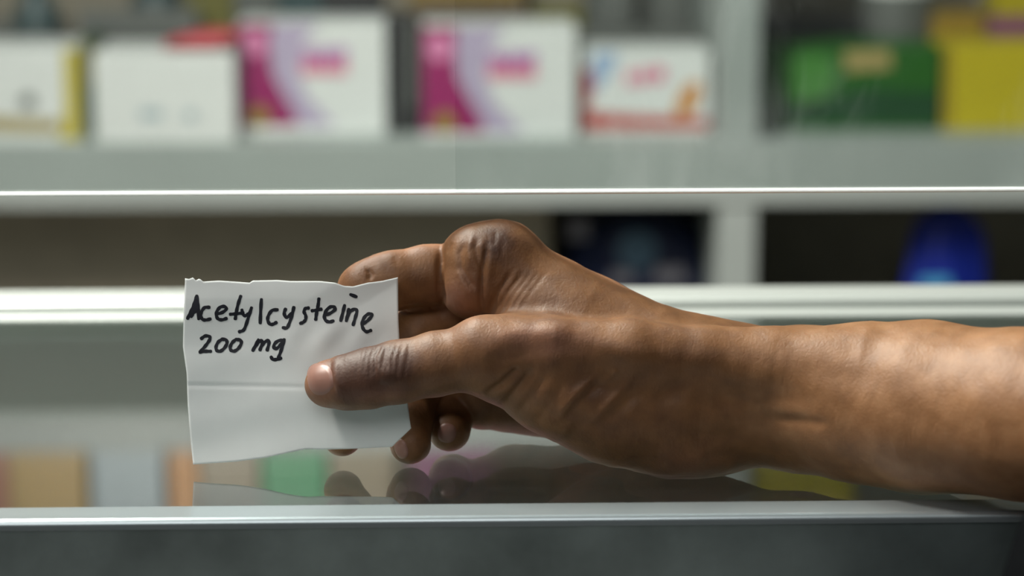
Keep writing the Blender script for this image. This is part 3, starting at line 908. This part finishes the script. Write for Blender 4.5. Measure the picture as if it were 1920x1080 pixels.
# ------------------------------------------------------------------ the handwritten note
def lerp_poly(pts, t):
    pts = np.array(pts, float)
    seg = np.linalg.norm(np.diff(pts, axis=0), axis=1)
    cum = np.concatenate([[0], np.cumsum(seg)]) / seg.sum()
    return np.stack([np.interp(t, cum, pts[:, 0]), np.interp(t, cum, pts[:, 1])], -1)
TOP = [(347, 522), (355, 523), (362, 520), (367, 526), (374, 522), (381, 528), (410, 526), (440, 528), (468, 530), (474, 526), (520, 525), (545, 527), (600, 527), (628, 530), (645, 536), (662, 537), (690, 530), (715, 527), (746, 520)]
BOT = [(362, 871), (440, 866), (500, 858), (545, 848), (575, 842), (600, 843), (650, 842), (735, 838), (771, 803)]
LEFT = [(347, 522), (344, 600), (343, 650), (346, 672), (350, 700), (352, 760), (357, 820), (362, 871)]
RIGHT = [(746, 520), (747, 600), (750, 660), (758, 722), (765, 760), (768, 785), (771, 803)]
def paper_w(x, y):
    x = np.asarray(x, float); y = np.asarray(y, float)
    w = np.zeros_like(x)
    fold = 722 + (x - 350) * 0.018
    w += 0.035 * np.abs(y - fold) * np.where(y < fold, 1.0, 0.9) - 2.0        # folded once across, opened again
    dd = ((x - 655) * (530 - 585) - (y - 585) * (746 - 655)) / math.hypot(55, 91)  # diagonal fold of the upper corner
    w += -0.10 * np.clip(dd, 0, 60) * np.clip((650 - y) / 90, 0, 1)
    w += 2.2 * np.sin(x * 0.021 + y * 0.006 + 0.6) + 1.2 * np.sin(x * 0.047 - y * 0.031) + 0.8 * np.sin(x * 0.015 + y * 0.06 + 2)
    w += 0.7 * np.sin(x * 0.09 + 1.3 * np.sin(y * 0.04)) * np.exp(-((x - 620) / 90) ** 2 - ((y - 640) / 40) ** 2) * 2.0
    w += 1.6 * np.exp(-((y - fold) / 4.0) ** 2)
    # held flat between thumb and forefinger
    g = np.exp(-(((x - 650) / 70) ** 2 + ((y - 715) / 50) ** 2))
    w = w * (1 - g) + 1.0 * g
    return w
def cam_to_world(c):
    return (Mn[:3, :3] @ np.stack([c[:, 0], c[:, 1], -(1 + c[:, 2])])).T + Mn[:3, 3]
def paper_pt(x, y, off=0.0):
    w = paper_w(x, y) + off
    d = 1 + w * S
    return np.stack([(x - 960) * S * d, -(y - 540) * S * d, w * S], -1)
nu, nv = 110, 92
U_, V_ = np.linspace(0, 1, nu), np.linspace(0, 1, nv)
ct, cb = lerp_poly(TOP, U_), lerp_poly(BOT, U_)
cl, crr = lerp_poly(LEFT, V_), lerp_poly(RIGHT, V_)
gx = np.zeros((nu, nv, 2))
for i, u in enumerate(U_):
    for j, v in enumerate(V_):
        gx[i, j] = (1 - v) * ct[i] + v * cb[i] + (1 - u) * cl[j] + u * crr[j] - ((1 - u) * (1 - v) * ct[0] + u * (1 - v) * ct[-1] + (1 - u) * v * cb[0] + u * v * cb[-1])
flat = gx.reshape(-1, 2)
TH = 0.0
fv = cam_to_world(paper_pt(flat[:, 0], flat[:, 1], -0.35))
bv = cam_to_world(paper_pt(flat[:, 0], flat[:, 1], 0.35))
n_ = nu * nv
fs = []
ID = lambda i, j: i * nv + j
for i in range(nu - 1):
    for j in range(nv - 1):
        fs.append((ID(i, j), ID(i, j + 1), ID(i + 1, j + 1), ID(i + 1, j)))
        fs.append((n_ + ID(i, j), n_ + ID(i + 1, j), n_ + ID(i + 1, j + 1), n_ + ID(i, j + 1)))
rim = [ID(i, 0) for i in range(nu)] + [ID(nu - 1, j) for j in range(1, nv)] + [ID(i, nv - 1) for i in range(nu - 2, -1, -1)] + [ID(0, j) for j in range(nv - 2, 0, -1)]
for k in range(len(rim)):
    a, b = rim[k], rim[(k + 1) % len(rim)]
    fs.append((a, b, n_ + b, n_ + a))
m, nt, out = new_mat('white_note_paper')
L = nt.links.new
df = N(nt, 'ShaderNodeBsdfDiffuse'); tl = N(nt, 'ShaderNodeBsdfTranslucent')
tc = N(nt, 'ShaderNodeTexCoord'); no = N(nt, 'ShaderNodeTexNoise'); no.inputs['Scale'].default_value = 160; no.inputs['Detail'].default_value = 6
L(tc.outputs['Object'], no.inputs['Vector'])
cr = N(nt, 'ShaderNodeValToRGB'); L(no.outputs[0], cr.inputs[0])
cr.color_ramp.elements[0].color = (0.82, 0.86, 0.86, 1); cr.color_ramp.elements[1].color = (0.86, 0.90, 0.90, 1)
L(cr.outputs[0], df.inputs[0]); L(cr.outputs[0], tl.inputs[0])
bp = N(nt, 'ShaderNodeBump'); bp.inputs['Strength'].default_value = 0.15; bp.inputs['Distance'].default_value = 0.0005
L(no.outputs[0], bp.inputs['Height']); L(bp.outputs[0], df.inputs['Normal'])
mx = N(nt, 'ShaderNodeMixShader'); mx.inputs[0].default_value = 0.10
L(df.outputs[0], mx.inputs[1]); L(tl.outputs[0], mx.inputs[2]); L(mx.outputs[0], out.inputs[0])
nb_ = Vector(cam_to_world(paper_pt(np.array([560.0]), np.array([850.0])))[0])
me = bpy.data.meshes.new('paper_note')
me.from_pydata((np.concatenate([fv, bv]) - np.array(nb_)).tolist(), [], fs)
me.polygons.foreach_set('use_smooth', [True] * len(me.polygons))
note = link('paper_note', me, m)
note.location = nb_
tag(note, 'torn white paper note handwritten Acetylcysteine 200 mg, held between thumb and forefinger', 'note')

INK = mat('black_marker_ink', (0.006, 0.008, 0.016), 0.5, 0.2, 200)
K = 1920 / 430.0
LETTERS = [
    [[(98, 388), (118, 345), (142, 296), (160, 245), (174, 202)], [(174, 202), (182, 260), (187, 320), (190, 392)], [(108, 368), (145, 340), (192, 316)], [(128, 372), (150, 330), (172, 270)]],
    [[(276, 296), (240, 298), (214, 332), (208, 368), (222, 396), (250, 402), (286, 394)]],
    [[(338, 352), (385, 340), (420, 312), (408, 290), (372, 294), (345, 325), (338, 362), (352, 392), (385, 400), (420, 390)]],
    [[(541, 204), (522, 262), (508, 322), (497, 390)], [(455, 354), (505, 350), (560, 342)]],
    [[(552, 318), (560, 352), (580, 366), (604, 352)], [(632, 300), (612, 362), (588, 438), (566, 486), (532, 500)]],
    [[(715, 230), (709, 325), (705, 426)]],
    [[(848, 316), (805, 322), (775, 362), (768, 402), (784, 434), (810, 438), (838, 424)]],
    [[(916, 312), (906, 345), (918, 376), (942, 372), (966, 346)], [(986, 298), (972, 360), (948, 430), (928, 468), (896, 466)]],
    [[(1108, 302), (1084, 306), (1072, 332), (1086, 366), (1084, 398), (1066, 420), (1042, 430)]],
    [[(1196, 226), (1188, 290), (1176, 350), (1170, 396)], [(1140, 324), (1180, 320), (1214, 312)]],
    [[(1244, 362), (1290, 346), (1332, 314), (1324, 294), (1294, 292), (1262, 318), (1242, 364), (1252, 404), (1284, 418), (1316, 410)]],
    [[(1411, 280), (1398, 335), (1380, 406)], [(1462, 189), (1508, 207)]],
    [[(1446, 312), (1438, 355), (1426, 408)], [(1430, 384), (1458, 332), (1496, 312), (1514, 330), (1500, 385), (1484, 440)]],
    [[(1572, 430), (1608, 404), (1640, 366), (1628, 350), (1598, 358), (1570, 392), (1558, 436), (1568, 476), (1596, 500), (1630, 490)]],
    [[(214, 556), (244, 536), (278, 540), (284, 562), (262, 598), (232, 636), (202, 670)], [(202, 670), (245, 664), (290, 664)]],
    [[(388, 562), (356, 584), (336, 622), (340, 654), (368, 664), (402, 640), (426, 600), (420, 570), (388, 562)]],
    [[(504, 564), (474, 588), (454, 626), (460, 654), (488, 662), (522, 640), (546, 600), (540, 572), (504, 564)]],
    [[(690, 568), (668, 610), (644, 656)], [(656, 636), (686, 594), (716, 574), (722, 596), (704, 650)], [(710, 630), (740, 590), (772, 574), (778, 598), (764, 652)]],
    [[(898, 572), (858, 576), (826, 602), (820, 636), (846, 638), (880, 604)], [(906, 566), (892, 620), (872, 680), (856, 722)], [(796, 712), (812, 732), (846, 732), (878, 722)]],
]
def smooth_line(pts, n=8):
    P = np.array(pts, float)
    if len(P) == 2:
        return np.stack([np.linspace(P[0, k], P[1, k], 8) for k in (0, 1)], -1)
    Q = np.concatenate([[2 * P[0] - P[1]], P, [2 * P[-1] - P[-2]]])
    o_ = []
    for i in range(1, len(Q) - 2):
        for t in np.linspace(0, 1, n, endpoint=False):
            a, b, c, d = Q[i - 1], Q[i], Q[i + 1], Q[i + 2]
            o_.append(0.5 * (2 * b + (c - a) * t + (2 * a - 5 * b + 4 * c - d) * t * t + (3 * b - a - 3 * c + d) * t ** 3))
    o_.append(P[-1])
    return np.array(o_)
for li, strokes in enumerate(LETTERS):
    vv, ff = [], []
    for st in strokes:
        ln = smooth_line(st)
        ln = np.stack([330 + ln[:, 0] / K, 510 + ln[:, 1] / K], -1)
        tg = np.gradient(ln, axis=0); tg /= np.maximum(np.linalg.norm(tg, axis=1, keepdims=True), 1e-6)
        nn = np.stack([-tg[:, 1], tg[:, 0]], -1)
        hw = 3.25 * (1 + 0.10 * np.sin(np.arange(len(ln)) * 0.7 + li))
        rows = []
        # rounded start and end
        for a in (60, 30):
            rows.append((ln[0] - tg[0] * hw[0] * math.sin(math.radians(a)), nn[0] * hw[0] * math.cos(math.radians(a))))
        for k in range(len(ln)):
            rows.append((ln[k], nn[k] * hw[k]))
        for a in (30, 60):
            rows.append((ln[-1] + tg[-1] * hw[-1] * math.sin(math.radians(a)), nn[-1] * hw[-1] * math.cos(math.radians(a))))
        b0 = len(vv)
        for c_, n_v in rows:
            vv += [c_ + n_v, c_, c_ - n_v]
        for k in range(len(rows) - 1):
            a = b0 + 3 * k
            ff += [(a, a + 1, a + 4, a + 3), (a + 1, a + 2, a + 5, a + 4)]
    vv = np.array(vv)
    wv = cam_to_world(paper_pt(vv[:, 0], vv[:, 1], -0.75)) - np.array(nb_)
    me = bpy.data.meshes.new('ink_letter')
    me.from_pydata(wv.tolist(), [], ff)
    link('ink_letter', me, INK, note)
